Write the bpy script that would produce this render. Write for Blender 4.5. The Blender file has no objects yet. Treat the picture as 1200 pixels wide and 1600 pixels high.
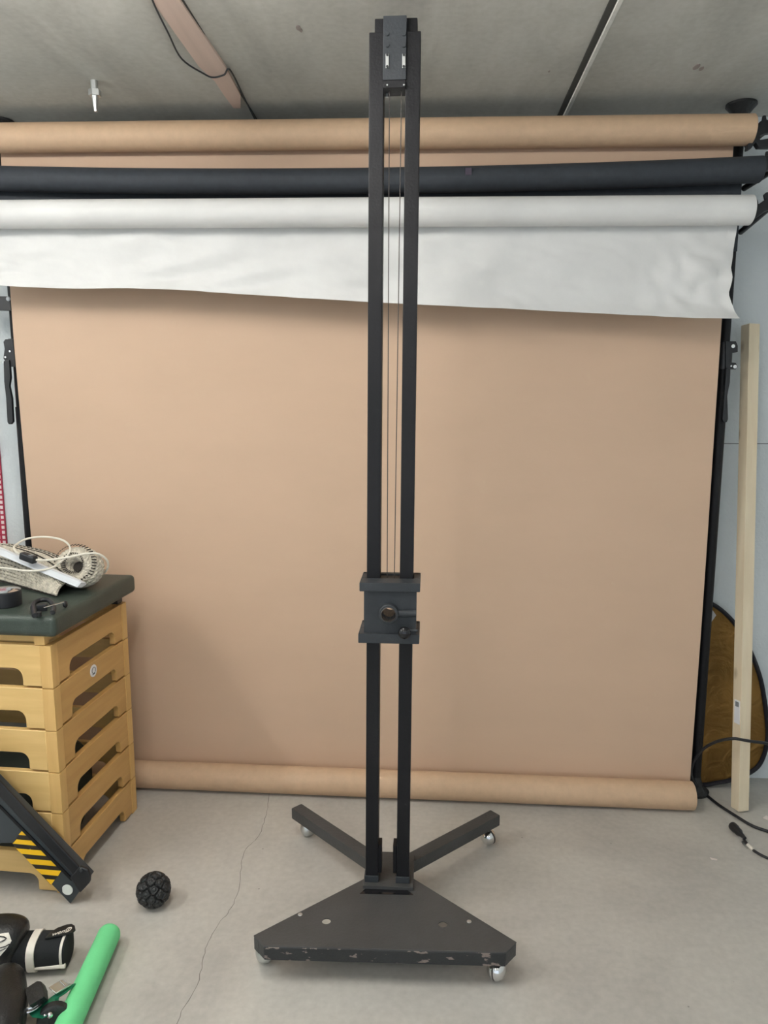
import bpy, bmesh, math, random
from mathutils import Vector, Matrix, Euler, noise
random.seed(7)
R = math.radians
S = bpy.context.scene
COL = S.collection

# ------------------------------------------------------------------ camera
FPX, PITCH, YAW, EYE = 1160.0, R(8.8), R(3.45), 1.66
cam = bpy.data.cameras.new('camera')
camo = bpy.data.objects.new('camera', cam); COL.objects.link(camo)
cam.sensor_fit = 'VERTICAL'; cam.sensor_height = 24.0; cam.sensor_width = 18.0
cam.lens = 24.0*FPX/1600.0
cam.clip_start = 0.02
camo.location = (0, 0, EYE)
camo.rotation_euler = Euler((R(90)-PITCH, 0, YAW), 'XYZ')
S.camera = camo
# ------------------------------------------------------------------ world, exposure
W = bpy.data.worlds.new('world'); S.world = W; W.use_nodes = True
W.node_tree.nodes['Background'].inputs[0].default_value = (0.80, 0.90, 1.0, 1)
W.node_tree.nodes['Background'].inputs[1].default_value = 0.6
S.view_settings.view_transform = 'Standard'; S.view_settings.look = 'None'
S.view_settings.exposure = 1.0; S.view_settings.gamma = 1.0
S.view_settings.use_curve_mapping = False

def ray(x, y):
    a = (x-600)/FPX; b = (800-y)/FPX
    f = math.cos(PITCH)+b*math.sin(PITCH); v = b*math.cos(PITCH)-math.sin(PITCH)
    return Vector((a*math.cos(YAW)-f*math.sin(YAW), a*math.sin(YAW)+f*math.cos(YAW), v))
def aY(x, y, Y):
    r = ray(x, y); return r*(Y/r.y)+Vector((0, 0, EYE))
def aZ(x, y, Z):
    r = ray(x, y); return r*((Z-EYE)/r.z)+Vector((0, 0, EYE))

# ------------------------------------------------------------------ materials
def mat(name, col, rough=0.6, metal=0.0, noise_amt=0.0, nscale=8.0, bump=0.0, bscale=60.0,
        col2=None, stretch=(1, 1, 1), spec=0.5, sheen=0.0, coat=0.0, detail=6.0, alpha=None):
    m = bpy.data.materials.new(name); m.use_nodes = True
    nt = m.node_tree; b = nt.nodes['Principled BSDF']
    b.inputs['Base Color'].default_value = (*col, 1)
    b.inputs['Roughness'].default_value = rough
    b.inputs['Metallic'].default_value = metal
    b.inputs['Specular IOR Level'].default_value = spec
    b.inputs['Sheen Weight'].default_value = sheen
    b.inputs['Coat Weight'].default_value = coat
    tc = nt.nodes.new('ShaderNodeTexCoord'); mp = nt.nodes.new('ShaderNodeMapping')
    mp.inputs['Scale'].default_value = stretch
    nt.links.new(tc.outputs['Object'], mp.inputs['Vector'])
    if noise_amt > 0 or col2:
        n = nt.nodes.new('ShaderNodeTexNoise'); n.inputs['Scale'].default_value = nscale
        n.inputs['Detail'].default_value = detail; n.inputs['Roughness'].default_value = 0.6
        nt.links.new(mp.outputs['Vector'], n.inputs['Vector'])
        rp = nt.nodes.new('ShaderNodeValToRGB')
        c2 = col2 if col2 else tuple(c*(1-noise_amt) for c in col)
        rp.color_ramp.elements[0].position = 0.32; rp.color_ramp.elements[0].color = (*c2, 1)
        rp.color_ramp.elements[1].position = 0.68; rp.color_ramp.elements[1].color = (*col, 1)
        nt.links.new(n.outputs['Fac'], rp.inputs['Fac'])
        nt.links.new(rp.outputs['Color'], b.inputs['Base Color'])
    if bump > 0:
        n2 = nt.nodes.new('ShaderNodeTexNoise'); n2.inputs['Scale'].default_value = bscale
        n2.inputs['Detail'].default_value = 5
        nt.links.new(mp.outputs['Vector'], n2.inputs['Vector'])
        bm_ = nt.nodes.new('ShaderNodeBump'); bm_.inputs['Strength'].default_value = bump
        bm_.inputs['Distance'].default_value = 0.01
        nt.links.new(n2.outputs['Fac'], bm_.inputs['Height'])
        nt.links.new(bm_.outputs['Normal'], b.inputs['Normal'])
    return m

def concrete(name, base, dark, light, scale=1.6, rough=0.55, streak=(1, 1, 1), spots=True):
    m = bpy.data.materials.new(name); m.use_nodes = True
    nt = m.node_tree; L = nt.links; b = nt.nodes['Principled BSDF']
    tc = nt.nodes.new('ShaderNodeTexCoord')
    mp = nt.nodes.new('ShaderNodeMapping'); mp.inputs['Scale'].default_value = streak
    L.new(tc.outputs['Object'], mp.inputs['Vector'])
    n1 = nt.nodes.new('ShaderNodeTexNoise'); n1.inputs['Scale'].default_value = scale
    n1.inputs['Detail'].default_value = 9; n1.inputs['Roughness'].default_value = 0.62; n1.inputs['Distortion'].default_value = 0.6
    L.new(mp.outputs['Vector'], n1.inputs['Vector'])
    r1 = nt.nodes.new('ShaderNodeValToRGB')
    e = r1.color_ramp.elements; e[0].position = 0.3; e[0].color = (*dark, 1); e[1].position = 0.72; e[1].color = (*light, 1)
    k = r1.color_ramp.elements.new(0.5); k.color = (*base, 1)
    L.new(n1.outputs['Fac'], r1.inputs['Fac'])
    n2 = nt.nodes.new('ShaderNodeTexNoise'); n2.inputs['Scale'].default_value = 45; n2.inputs['Detail'].default_value = 6
    L.new(tc.outputs['Object'], n2.inputs['Vector'])
    mx = nt.nodes.new('ShaderNodeMix'); mx.data_type = 'RGBA'; mx.blend_type = 'OVERLAY'
    mx.inputs['Factor'].default_value = 0.16
    L.new(r1.outputs['Color'], mx.inputs[6])
    L.new(n2.outputs['Fac'], mx.inputs[7])
    out = mx.outputs[2]
    if spots:
        v = nt.nodes.new('ShaderNodeTexVoronoi'); v.inputs['Scale'].default_value = 9
        L.new(tc.outputs['Object'], v.inputs['Vector'])
        rr = nt.nodes.new('ShaderNodeValToRGB')
        rr.color_ramp.elements[0].position = 0.018; rr.color_ramp.elements[0].color = (0.35, 0.33, 0.32, 1)
        rr.color_ramp.elements[1].position = 0.03; rr.color_ramp.elements[1].color = (1, 1, 1, 1)
        L.new(v.outputs['Distance'], rr.inputs['Fac'])
        m2 = nt.nodes.new('ShaderNodeMix'); m2.data_type = 'RGBA'; m2.blend_type = 'MULTIPLY'
        m2.inputs['Factor'].default_value = 0.8
        L.new(out, m2.inputs[6]); L.new(rr.outputs['Color'], m2.inputs[7]); out = m2.outputs[2]
    L.new(out, b.inputs['Base Color'])
    b.inputs['Roughness'].default_value = rough
    bp = nt.nodes.new('ShaderNodeBump'); bp.inputs['Strength'].default_value = 0.12; bp.inputs['Distance'].default_value = 0.002
    L.new(n2.outputs['Fac'], bp.inputs['Height']); L.new(bp.outputs['Normal'], b.inputs['Normal'])
    return m

def wood(name, c1, c2, axis='X', scale=3.0, rough=0.42, knots=False):
    m = bpy.data.materials.new(name); m.use_nodes = True
    nt = m.node_tree; L = nt.links; b = nt.nodes['Principled BSDF']
    tc = nt.nodes.new('ShaderNodeTexCoord'); mp = nt.nodes.new('ShaderNodeMapping')
    mp.inputs['Scale'].default_value = {'X': (1, 12, 12), 'Y': (12, 1, 12), 'Z': (12, 12, 1)}[axis]
    L.new(tc.outputs['Object'], mp.inputs['Vector'])
    oi = nt.nodes.new('ShaderNodeObjectInfo')
    ad = nt.nodes.new('ShaderNodeVectorMath'); ad.operation = 'ADD'
    L.new(mp.outputs['Vector'], ad.inputs[0]); 
    ml = nt.nodes.new('ShaderNodeMath'); ml.operation = 'MULTIPLY'; ml.inputs[1].default_value = 37
    L.new(oi.outputs['Random'], ml.inputs[0]); L.new(ml.outputs[0], ad.inputs[1])
    n = nt.nodes.new('ShaderNodeTexNoise'); n.inputs['Scale'].default_value = scale
    n.inputs['Detail'].default_value = 7; n.inputs['Distortion'].default_value = 0.4
    L.new(ad.outputs[0], n.inputs['Vector'])
    r = nt.nodes.new('ShaderNodeValToRGB')
    r.color_ramp.elements[0].position = 0.3; r.color_ramp.elements[0].color = (*c2, 1)
    r.color_ramp.elements[1].position = 0.7; r.color_ramp.elements[1].color = (*c1, 1)
    L.new(n.outputs['Fac'], r.inputs['Fac'])
    out = r.outputs['Color']
    if knots:
        v = nt.nodes.new('ShaderNodeTexVoronoi'); v.inputs['Scale'].default_value = 6.0
        mk = nt.nodes.new('ShaderNodeMapping'); mk.inputs['Scale'].default_value = (1.6, 1.6, 0.9)
        L.new(tc.outputs['Object'], mk.inputs['Vector']); L.new(mk.outputs['Vector'], v.inputs['Vector'])
        rk = nt.nodes.new('ShaderNodeValToRGB')
        rk.color_ramp.elements[0].position = 0.08; rk.color_ramp.elements[0].color = (0.30, 0.20, 0.12, 1)
        rk.color_ramp.elements[1].position = 0.2; rk.color_ramp.elements[1].color = (1, 1, 1, 1)
        L.new(v.outputs['Distance'], rk.inputs['Fac'])
        mm = nt.nodes.new('ShaderNodeMix'); mm.data_type = 'RGBA'; mm.blend_type = 'MULTIPLY'; mm.inputs['Factor'].default_value = 0.75
        L.new(out, mm.inputs[6]); L.new(rk.outputs['Color'], mm.inputs[7]); out = mm.outputs[2]
    L.new(out, b.inputs['Base Color']); b.inputs['Roughness'].default_value = rough
    return m

def chipped(name):
    """black paint with small worn chips that show bare metal"""
    m = mat(name, (0.022, 0.025, 0.028), 0.42, 0.0, 0.25, 5, 0.15, 160)
    nt = m.node_tree; L = nt.links; b = nt.nodes['Principled BSDF']
    tc = nt.nodes.new('ShaderNodeTexCoord'); mp = nt.nodes.new('ShaderNodeMapping'); mp.inputs['Scale'].default_value = (1, 1, 2.6)
    L.new(tc.outputs['Object'], mp.inputs['Vector'])
    n = nt.nodes.new('ShaderNodeTexNoise'); n.inputs['Scale'].default_value = 22; n.inputs['Detail'].default_value = 5
    L.new(mp.outputs['Vector'], n.inputs['Vector'])
    r = nt.nodes.new('ShaderNodeValToRGB'); r.color_ramp.elements[0].position = 0.60; r.color_ramp.elements[1].position = 0.62
    L.new(n.outputs['Fac'], r.inputs['Fac'])
    src = b.inputs['Base Color'].links[0].from_socket
    mx = nt.nodes.new('ShaderNodeMix'); mx.data_type = 'RGBA'
    L.new(r.outputs['Color'], mx.inputs[0]); L.new(src, mx.inputs[6]); mx.inputs[7].default_value = (0.22, 0.18, 0.16, 1)
    L.new(mx.outputs[2], b.inputs['Base Color'])
    return m

M = {}
M['floor'] = concrete('floor_concrete', (0.475, 0.457, 0.42), (0.37, 0.355, 0.33), (0.57, 0.55, 0.50), 1.1, 0.48)
M['ceil'] = concrete('ceiling_concrete', (0.53, 0.53, 0.49), (0.44, 0.44, 0.405), (0.62, 0.62, 0.58), 1.7, 0.8, (2.2, 0.7, 1), False)
M['wall'] = mat('wall_paint', (0.72, 0.77, 0.79), 0.85, 0, 0.10, 2.0, 0.25, 90)
M['joint_and_shadow'] = mat('joint_and_shadow', (0.06, 0.06, 0.055), 0.9)
M['bead'] = mat('sealant', (0.80, 0.80, 0.76), 0.7, 0, 0.2, 20)
M['plank'] = wood('pinkish_board', (0.74, 0.58, 0.50), (0.64, 0.50, 0.43), 'Y', 2.0, 0.8)
M['tan'] = mat('tan_paper', (0.62, 0.44, 0.31), 0.62, 0, 0.05, 3, 0.25, 5, stretch=(0.6, 1, 1.6))
M['tanroll'] = mat('tan_paper_roll', (0.62, 0.43, 0.28), 0.6, 0, 0.10, 30, 0.08, 60)
M['blackpaper'] = mat('black_paper', (0.034, 0.041, 0.051), 0.7, 0, 0.2, 40)
M['white'] = mat('white_paper', (0.73, 0.73, 0.72), 0.6, 0, 0.09, 5, 0.5, 6)
M['blk'] = mat('black_paint', (0.010, 0.010, 0.012), 0.5, 0, 0.3, 6, 0.1, 150, spec=0.28)
M['blk2'] = mat('charcoal_paint', (0.036, 0.041, 0.047), 0.5, 0, 0.2, 12, 0.1, 150, spec=0.35)
M['plate'] = mat('base_plate_paint', (0.058, 0.058, 0.058), 0.55, 0, 0.25, 5, 0.15, 120)
M['chip'] = chipped('chipped_black_paint')
M['chrome'] = mat('chrome', (0.75, 0.75, 0.75), 0.12, 1.0)
M['dull'] = mat('dull_zinc', (0.62, 0.64, 0.64), 0.38, 1.0)
M['steel'] = mat('steel_wire', (0.06, 0.05, 0.045), 0.6, 0.0)
M['plastic'] = mat('black_plastic', (0.012, 0.013, 0.016), 0.42)
M['gloss'] = mat('gloss_black', (0.010, 0.010, 0.012), 0.15)
M['rubber'] = mat('black_rubber', (0.016, 0.017, 0.018), 0.5, 0, 0.2, 30, 0.3, 90)
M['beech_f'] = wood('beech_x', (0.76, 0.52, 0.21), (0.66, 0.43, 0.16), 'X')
M['beech_shaded'] = wood('beech_y_shaded', (0.61, 0.37, 0.13), (0.52, 0.30, 0.10), 'Y')  # end-board beech darkened: the side's shade is put into the colour
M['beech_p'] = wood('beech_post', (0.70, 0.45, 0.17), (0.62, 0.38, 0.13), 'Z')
M['pine'] = wood('pine', (0.84, 0.73, 0.54), (0.72, 0.59, 0.41), 'Z', 1.6, 0.6, True)
M['green_vinyl'] = mat('green_vinyl', (0.045, 0.062, 0.050), 0.42, 0, 0.25, 7, 0.2, 300)
M['noodle'] = mat('green_foam', (0.17, 0.70, 0.30), 0.75, 0, 0.1, 6, 0.15, 300)
M['rope'] = mat('undyed_rope', (0.76, 0.70, 0.58), 0.85, 0, 0.45, 60, 0.6, 220)
M['ropedark'] = mat('dark_gap', (0.03, 0.025, 0.02), 0.9)
M['cable_w'] = mat('ivory_cable', (0.74, 0.70, 0.60), 0.45)
M['plastic_w'] = mat('white_plastic', (0.60, 0.63, 0.66), 0.3)
M['yellow'] = mat('hazard_yellow', (0.95, 0.55, 0.01), 0.45)
M['hazblack'] = mat('hazard_black', (0.02, 0.015, 0.01), 0.4)
M['dot'] = mat('white_dot', (0.82, 0.86, 0.82), 0.5)
M['beam'] = mat('beam_paint', (0.040, 0.050, 0.058), 0.40, 0, 0.15, 9)
M['leather'] = mat('black_leather', (0.012, 0.013, 0.014), 0.38, 0, 0.2, 20, 0.15, 200)
M['velvet'] = mat('black_fabric', (0.010, 0.012, 0.014), 0.95, 0, 0, 1, 0.1, 300)
M['ivory'] = mat('ivory_trim', (0.78, 0.74, 0.66), 0.5)
M['red'] = mat('red_plastic', (0.42, 0.02, 0.06), 0.5)
M['pinkwhite'] = mat('pale_pink', (0.85, 0.72, 0.72), 0.6)
M['greenmetal'] = mat('green_metal', (0.02, 0.22, 0.12), 0.3, 0.5)
M['goldrim'] = mat('black_binding', (0.012, 0.012, 0.018), 0.8)
M['silverfab'] = mat('silver_fabric', (0.5, 0.5, 0.5), 0.35, 0.7)
M['sticker'] = mat('sticker_white', (0.8, 0.8, 0.82), 0.5)
M['ink'] = mat('grey_ink', (0.12, 0.13, 0.14), 0.6)
M['dust'] = mat('crumb', (0.75, 0.68, 0.64), 0.8)
# gold fabric with crinkles
g = mat('gold_fabric', (0.30, 0.165, 0.045), 0.36, 0.85, 0.5, 3.0, 0.0)
nt = g.node_tree
wv = nt.nodes.new('ShaderNodeTexNoise'); wv.inputs['Scale'].default_value = 9; wv.inputs['Detail'].default_value = 7; wv.inputs['Distortion'].default_value = 2.5
bp = nt.nodes.new('ShaderNodeBump'); bp.inputs['Strength'].default_value = 0.9; bp.inputs['Distance'].default_value = 0.01
tcg = nt.nodes.new('ShaderNodeTexCoord'); nt.links.new(tcg.outputs['Object'], wv.inputs['Vector'])
nt.links.new(wv.outputs['Fac'], bp.inputs['Height']); nt.links.new(bp.outputs['Normal'], nt.nodes['Principled BSDF'].inputs['Normal'])
M['gold'] = g
def emis(name, col, s):
    m = bpy.data.materials.new(name); m.use_nodes = True
    b = m.node_tree.nodes['Principled BSDF']
    b.inputs['Base Color'].default_value = (0.8, 0.8, 0.8, 1)
    b.inputs['Emission Color'].default_value = (*col, 1); b.inputs['Emission Strength'].default_value = s
    return m
M['tube'] = emis('lamp_tube', (1.0, 0.96, 0.90), 16)
M['enamel'] = mat('white_enamel', (0.8, 0.8, 0.8), 0.4)

# ------------------------------------------------------------------ mesh helpers
WL = {}
class MB:
    def __init__(s): s.bm = bmesh.new()
    def _merge(s, other):
        me = bpy.data.meshes.new('tmp'); other.to_mesh(me); other.free(); s.bm.from_mesh(me); bpy.data.meshes.remove(me)
    def box(s, x0, x1, y0, y1, z0, z1, bev=0.0, seg=2, mtx=None):
        b = bmesh.new(); bmesh.ops.create_cube(b, size=1)
        for v in b.verts:
            v.co = Vector(((x0+x1)/2+v.co.x*(x1-x0), (y0+y1)/2+v.co.y*(y1-y0), (z0+z1)/2+v.co.z*(z1-z0)))
        if bev > 0: bmesh.ops.bevel(b, geom=b.edges[:], offset=bev, segments=seg, affect='EDGES', profile=0.6)
        if mtx: b.transform(mtx)
        s._merge(b); return s
    def prism(s, pts, d, bev=0.0, seg=2):
        """closed polygon (3-D points) swept by vector d"""
        b = bmesh.new(); d = Vector(d)
        a = [b.verts.new(Vector(p)) for p in pts]; c = [b.verts.new(Vector(p)+d) for p in pts]
        n = len(pts)
        b.faces.new(a); b.faces.new(c[::-1])
        for i in range(n): b.faces.new((a[i], c[i], c[(i+1) % n], a[(i+1) % n]))
        bmesh.ops.recalc_face_normals(b, faces=b.faces[:])
        if bev > 0: bmesh.ops.bevel(b, geom=b.edges[:], offset=bev, segments=seg, affect='EDGES', profile=0.6)
        bmesh.ops.triangulate(b, faces=[f for f in b.faces if len(f.verts) > 4])
        s._merge(b); return s
    def cyl(s, p0, p1, r, r2=None, n=24, cap=True):
        p0, p1 = Vector(p0), Vector(p1); r2 = r if r2 is None else r2
        b = bmesh.new(); L_ = (p1-p0).length
        bmesh.ops.create_cone(b, cap_ends=cap, segments=n, radius1=r, radius2=r2, depth=L_)
        q = (p1-p0).to_track_quat('Z', 'Y').to_matrix().to_4x4(); q.translation = (p0+p1)/2
        b.transform(q); s._merge(b); return s
    def tubepath(s, pts, r, n=10, closed=False, rs=None, cap=True, flat=1.0):
        pts = [Vector(p) for p in pts]; b = bmesh.new(); rings = []
        N = len(pts); up = None
        for i, p in enumerate(pts):
            if closed: t = (pts[(i+1) % N]-pts[i-1])
            else: t = pts[min(i+1, N-1)]-pts[max(i-1, 0)]
            t.normalize()
            if up is None:
                up = Vector((0, 0, 1)) if abs(t.z) < 0.9 else Vector((1, 0, 0))
            side = t.cross(up).normalized(); up = side.cross(t).normalized()
            rr = rs[i] if rs else r
            rings.append([b.verts.new(p+(side*math.cos(a)+up*flat*math.sin(a))*rr) for a in [2*math.pi*k/n for k in range(n)]])
        m = N if closed else N-1
        for i in range(m):
            A, B = rings[i], rings[(i+1) % N]
            for k in range(n): b.faces.new((A[k], A[(k+1) % n], B[(k+1) % n], B[k]))
        if not closed and cap: b.faces.new(rings[0][::-1]); b.faces.new(rings[-1])
        bmesh.ops.recalc_face_normals(b, faces=b.faces[:])
        s._merge(b); return s
    def sphere(s, c, r, sc=(1, 1, 1), u=24, v=16, mtx=None):
        b = bmesh.new(); bmesh.ops.create_uvsphere(b, u_segments=u, v_segments=v, radius=r)
        for w in b.verts: w.co = Vector((w.co.x*sc[0], w.co.y*sc[1], w.co.z*sc[2]))
        if mtx: b.transform(mtx)
        for w in b.verts: w.co += Vector(c)
        s._merge(b); return s
    def lathe(s, prof, p0, axis, n=32):
        """prof: list of (radius, height along axis)"""
        b = bmesh.new(); ax = Vector(axis).normalized(); q = ax.to_track_quat('Z', 'Y').to_matrix()
        rings = []
        for r, h in prof:
            rings.append([b.verts.new(Vector(p0)+q@Vector((r*math.cos(2*math.pi*k/n), r*math.sin(2*math.pi*k/n), h))) for k in range(n)])
        for A, B in zip(rings[:-1], rings[1:]):
            for k in range(n): b.faces.new((A[k], A[(k+1) % n], B[(k+1) % n], B[k]))
        b.faces.new(rings[0][::-1]); b.faces.new(rings[-1])
        bmesh.ops.recalc_face_normals(b, faces=b.faces[:]); s._merge(b); return s
    def grid(s, fn, nu, nv, thick=0.0):
        b = bmesh.new(); V = [[b.verts.new(Vector(fn(i/nu, j/nv))) for j in range(nv+1)] for i in range(nu+1)]
        for i in range(nu):
            for j in range(nv): b.faces.new((V[i][j], V[i+1][j], V[i+1][j+1], V[i][j+1]))
        if thick:
            bmesh.ops.recalc_face_normals(b, faces=b.faces[:])
            bmesh.ops.solidify(b, geom=b.faces[:], thickness=thick)
        s._merge(b); return s
    def lean(s, k=0.0078):
        for v in s.bm.verts: v.co.x += k*(v.co.z-0.127)
        return s
    def build(s, name, m, parent=None, ang=40, smooth=True, wn=True):
        me = bpy.data.meshes.new(name); off = WL.get(parent.name, Vector((0, 0, 0))) if parent else Vector((0, 0, 0))
        if off.length: s.bm.transform(Matrix.Translation(-off))
        s.bm.to_mesh(me); s.bm.free(); me.materials.append(M[m] if isinstance(m, str) else m)
        if smooth:
            for p in me.polygons: p.use_smooth = True
            me.set_sharp_from_angle(angle=R(ang))
        o = bpy.data.objects.new(name, me); COL.objects.link(o)
        if smooth and wn:
            w = o.modifiers.new('weighted', 'WEIGHTED_NORMAL'); w.keep_sharp = True; w.weight = 100
        if parent: o.parent = parent; WL[o.name] = off
        return o
def tag(o, label=None, cat=None, group=None, kind=None):
    if label: o['label'] = label
    if cat: o['category'] = cat
    if group: o['group'] = group
    if kind: o['kind'] = kind
    return o
def empty(name, loc, label, cat, group=None):
    o = bpy.data.objects.new(name, None); COL.objects.link(o); o.location = loc
    o.empty_display_size = 0.05; WL[o.name] = Vector(loc)
    return tag(o, label, cat, group)
def struct(o): o['kind'] = 'structure'; return o
def copy_tree(o, parent=None):
    c = o.copy(); COL.objects.link(c)
    if parent: c.parent = parent
    for ch in [k for k in KIDS.get(o.name, [])]: copy_tree(ch, c)
    return c
KIDS = {}
def kids(root, *objs):
    KIDS.setdefault(root.name, []).extend(objs)
def spline(pts, n=8, closed=False):
    pts = [Vector(p) for p in pts]; out = []; N = len(pts)
    rng = range(N if closed else N-1)
    for i in rng:
        p0 = pts[(i-1) % N] if closed or i > 0 else pts[0]*2-pts[1]
        p1 = pts[i]; p2 = pts[(i+1) % N]
        p3 = pts[(i+2) % N] if closed or i+2 < N else p2*2-p1
        for k in range(n):
            t = k/n
            out.append(0.5*((2*p1)+(p2-p0)*t+(2*p0-5*p1+4*p2-p3)*t*t+(3*p1-p0-3*p2+p3)*t**3))
    if not closed: out.append(pts[-1])
    return out
def text_mesh(txt, size, mtx, name, m, parent, depth=0.0004, shear=0):
    cu = bpy.data.curves.new('txt', 'FONT'); cu.body = txt; cu.size = size; cu.extrude = depth; cu.shear = shear
    to = bpy.data.objects.new('txt', cu); COL.objects.link(to)
    bpy.context.view_layer.update()
    me = bpy.data.meshes.new_from_object(to.evaluated_get(bpy.context.evaluated_depsgraph_get()))
    bpy.data.objects.remove(to); bpy.data.curves.remove(cu)
    me.transform(mtx); off = WL.get(parent.name, Vector()); me.transform(Matrix.Translation(-off))
    me.materials.clear(); me.materials.append(M[m])
    o = bpy.data.objects.new(name, me); COL.objects.link(o); o.parent = parent; WL[o.name] = off
    return o

# ------------------------------------------------------------------ room
CZ = 2.73; WY = 3.15
struct(MB().box(-3.2, 2.3, -3.2, WY+0.2, -0.1, 0).build('floor', 'floor', smooth=False))
struct(MB().box(-3.2, 2.3, -3.2, WY+0.2, CZ, CZ+0.15).build('ceiling', 'ceil', smooth=False))
struct(MB().box(-3.2, 2.3, WY, WY+0.15, 0, CZ).build('wall_back', 'wall', smooth=False))
struct(MB().box(-3.2, -3.05, -3.2, WY, 0, CZ).build('wall_left', 'wall', smooth=False))
struct(MB().box(2.15, 2.3, -3.2, WY, 0, CZ).build('wall_right', 'wall', smooth=False))
# wall panel joint (thin line at the right)
j0 = aY(1120, 693, WY)
struct(MB().box(0.9, 2.15, WY-0.0015, WY+0.01, j0.z-0.0015, j0.z+0.0015).build('trim_1', 'ink', smooth=False))
# ceiling joints
struct(MB().box(0.480, 0.500, -3, WY, CZ-0.004, CZ+0.02).build('trim_2', 'joint_and_shadow', smooth=False))  # dark strip beside the bead: its shadow drawn as colour
b = MB(); b.prism([(0.500, -3, CZ), (0.503, -3, CZ-0.008), (0.514, -3, CZ-0.008), (0.519, -3, CZ)], (0, WY+3, 0))
struct(b.build('trim_3', 'bead'))
# pinkish board in the left joint: wide near the lamp, narrowing away
bp_ = [aZ(*q_, CZ) for q_ in ((284, 0), (352, 100), (376, 145), (376, 165), (365, 165), (350, 145), (335, 122), (311, 100), (240, 0))]
b = MB(); b.prism([(-0.765, 0.3, CZ), (-0.684, 0.3, CZ)]+[(p.x, p.y, CZ) for p in bp_], (0, 0, -0.010), 0.001, 1)
struct(b.build('trim_4', 'plank'))
struct(MB().box(-0.683, -0.678, -3, WY, CZ-0.003, CZ+0.01).build('trim_5', 'joint_and_shadow', smooth=False))
# floor crack
ck = spline([aZ(*p, 0.0) for p in ((421, 1238), (418, 1262), (411, 1290), (402, 1310), (385, 1326), (377, 1350), (374, 1385), (362, 1418), (345, 1440), (328, 1466), (318, 1496), (308, 1540), (284, 1580), (268, 1630))], 5)
bm = bmesh.new(); pr = None
for i, p in enumerate(ck):
    d = 0.0016*(0.6+0.5*noise.noise(p*30)); jx = 0.005*noise.noise(p*45)
    a = bm.verts.new((p.x-d+jx, p.y, 0.0006)); c = bm.verts.new((p.x+d+jx, p.y, 0.0006))
    if pr: bm.faces.new((pr[0], pr[1], c, a))
    pr = (a, c)
k = MB(); k._merge(bm)
M['crack'] = mat('crack', (0.20, 0.185, 0.17), 0.9)
struct(k.build('trim_6', 'crack'))

# small chipped spots in the ceiling
k = MB()
for x, y, w_ in ((1088, 104, 0.010), (1096, 107, 0.007), (466, 43, 0.007), (470, 47, 0.005), (858, 111, 0.003)):
    q = aZ(x, y, CZ); k.prism([(q.x+w_*math.cos(a_)*(1+0.4*noise.noise(Vector((x, a_, 1)))), q.y+2.2*w_*math.sin(a_), CZ) for a_ in [2*math.pi*t_/9 for t_ in range(9)]], (0, 0, -0.002))
M['spot'] = mat('ceiling_spot', (0.34, 0.29, 0.27), 0.9)
struct(k.build('trim_7', 'spot', smooth=False))
# ceiling cable looping over the board
cp = [aZ(*p, CZ-0.012) for p in ((232, -30), (238, 0), (262, 50), (284, 92), (318, 115), (333, 121), (350, 117), (360, 110), (385, 160), (400, 190))]
tag(MB().tubepath(spline(cp, 6), 0.0028, 8).build('ceiling_cable', 'blk2'), 'thin dark cable running along the pinkish board on the ceiling', 'cable')
# anchor bolt
p = aZ(147, 126, CZ); t = empty('anchor_bolt', (p.x, p.y, CZ), 'short metal anchor bolt sticking down from the left of the ceiling', 'bolt')
MB().cyl((p.x, p.y, CZ), (p.x, p.y, CZ-0.03), 0.012, n=16).build('collar', 'dull', t)
MB().cyl((p.x, p.y, CZ-0.03), (p.x, p.y, CZ-0.05), 0.021, n=6).build('nut', 'dull', t)
MB().cyl((p.x, p.y, CZ-0.05), (p.x, p.y, CZ-0.10), 0.011, 0.006, n=16).build('threaded_rod', 'dull', t)

# lamps, one of them added fill (hung from the ceiling, beyond the top edge of the picture)
def tube_lamp(x, y0, y1, e, label, tilt=0):
    t = empty('ceiling_lamp', (x, (y0+y1)/2, CZ), label, 'lamp')
    MB().box(x-0.05, x+0.05, y0, y1, CZ-0.07, CZ-0.02, 0.008).build('housing', 'enamel', t)
    for yy in (y0+0.15, y1-0.15): MB().cyl((x, yy, CZ-0.02), (x, yy, CZ), 0.01, n=10).build('mount', 'enamel', t)
    m = emis('lamp_tube', (1.0, 0.97, 0.92), e)
    MB().cyl((x, y0+0.02, CZ-0.095), (x, y1-0.02, CZ-0.095), 0.018, n=16).build('lamp_tube', m, t)
    return t
tube_lamp(-0.62, 0.75, 1.92, 62, 'white tube lamp on the ceiling left of the studio stand')
tube_lamp(-2.3, 0.5, 1.7, 82, 'white tube lamp on the ceiling out by the left wall')
tube_lamp(-0.9, -1.6, -0.4, 62, 'added fill light on the ceiling behind the photographer at left')  # unseen fill light, added to brighten the lower backdrop and floor
tube_lamp(0.9, -1.4, -0.2, 12, 'white tube lamp on the ceiling behind the photographer at right')

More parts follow.
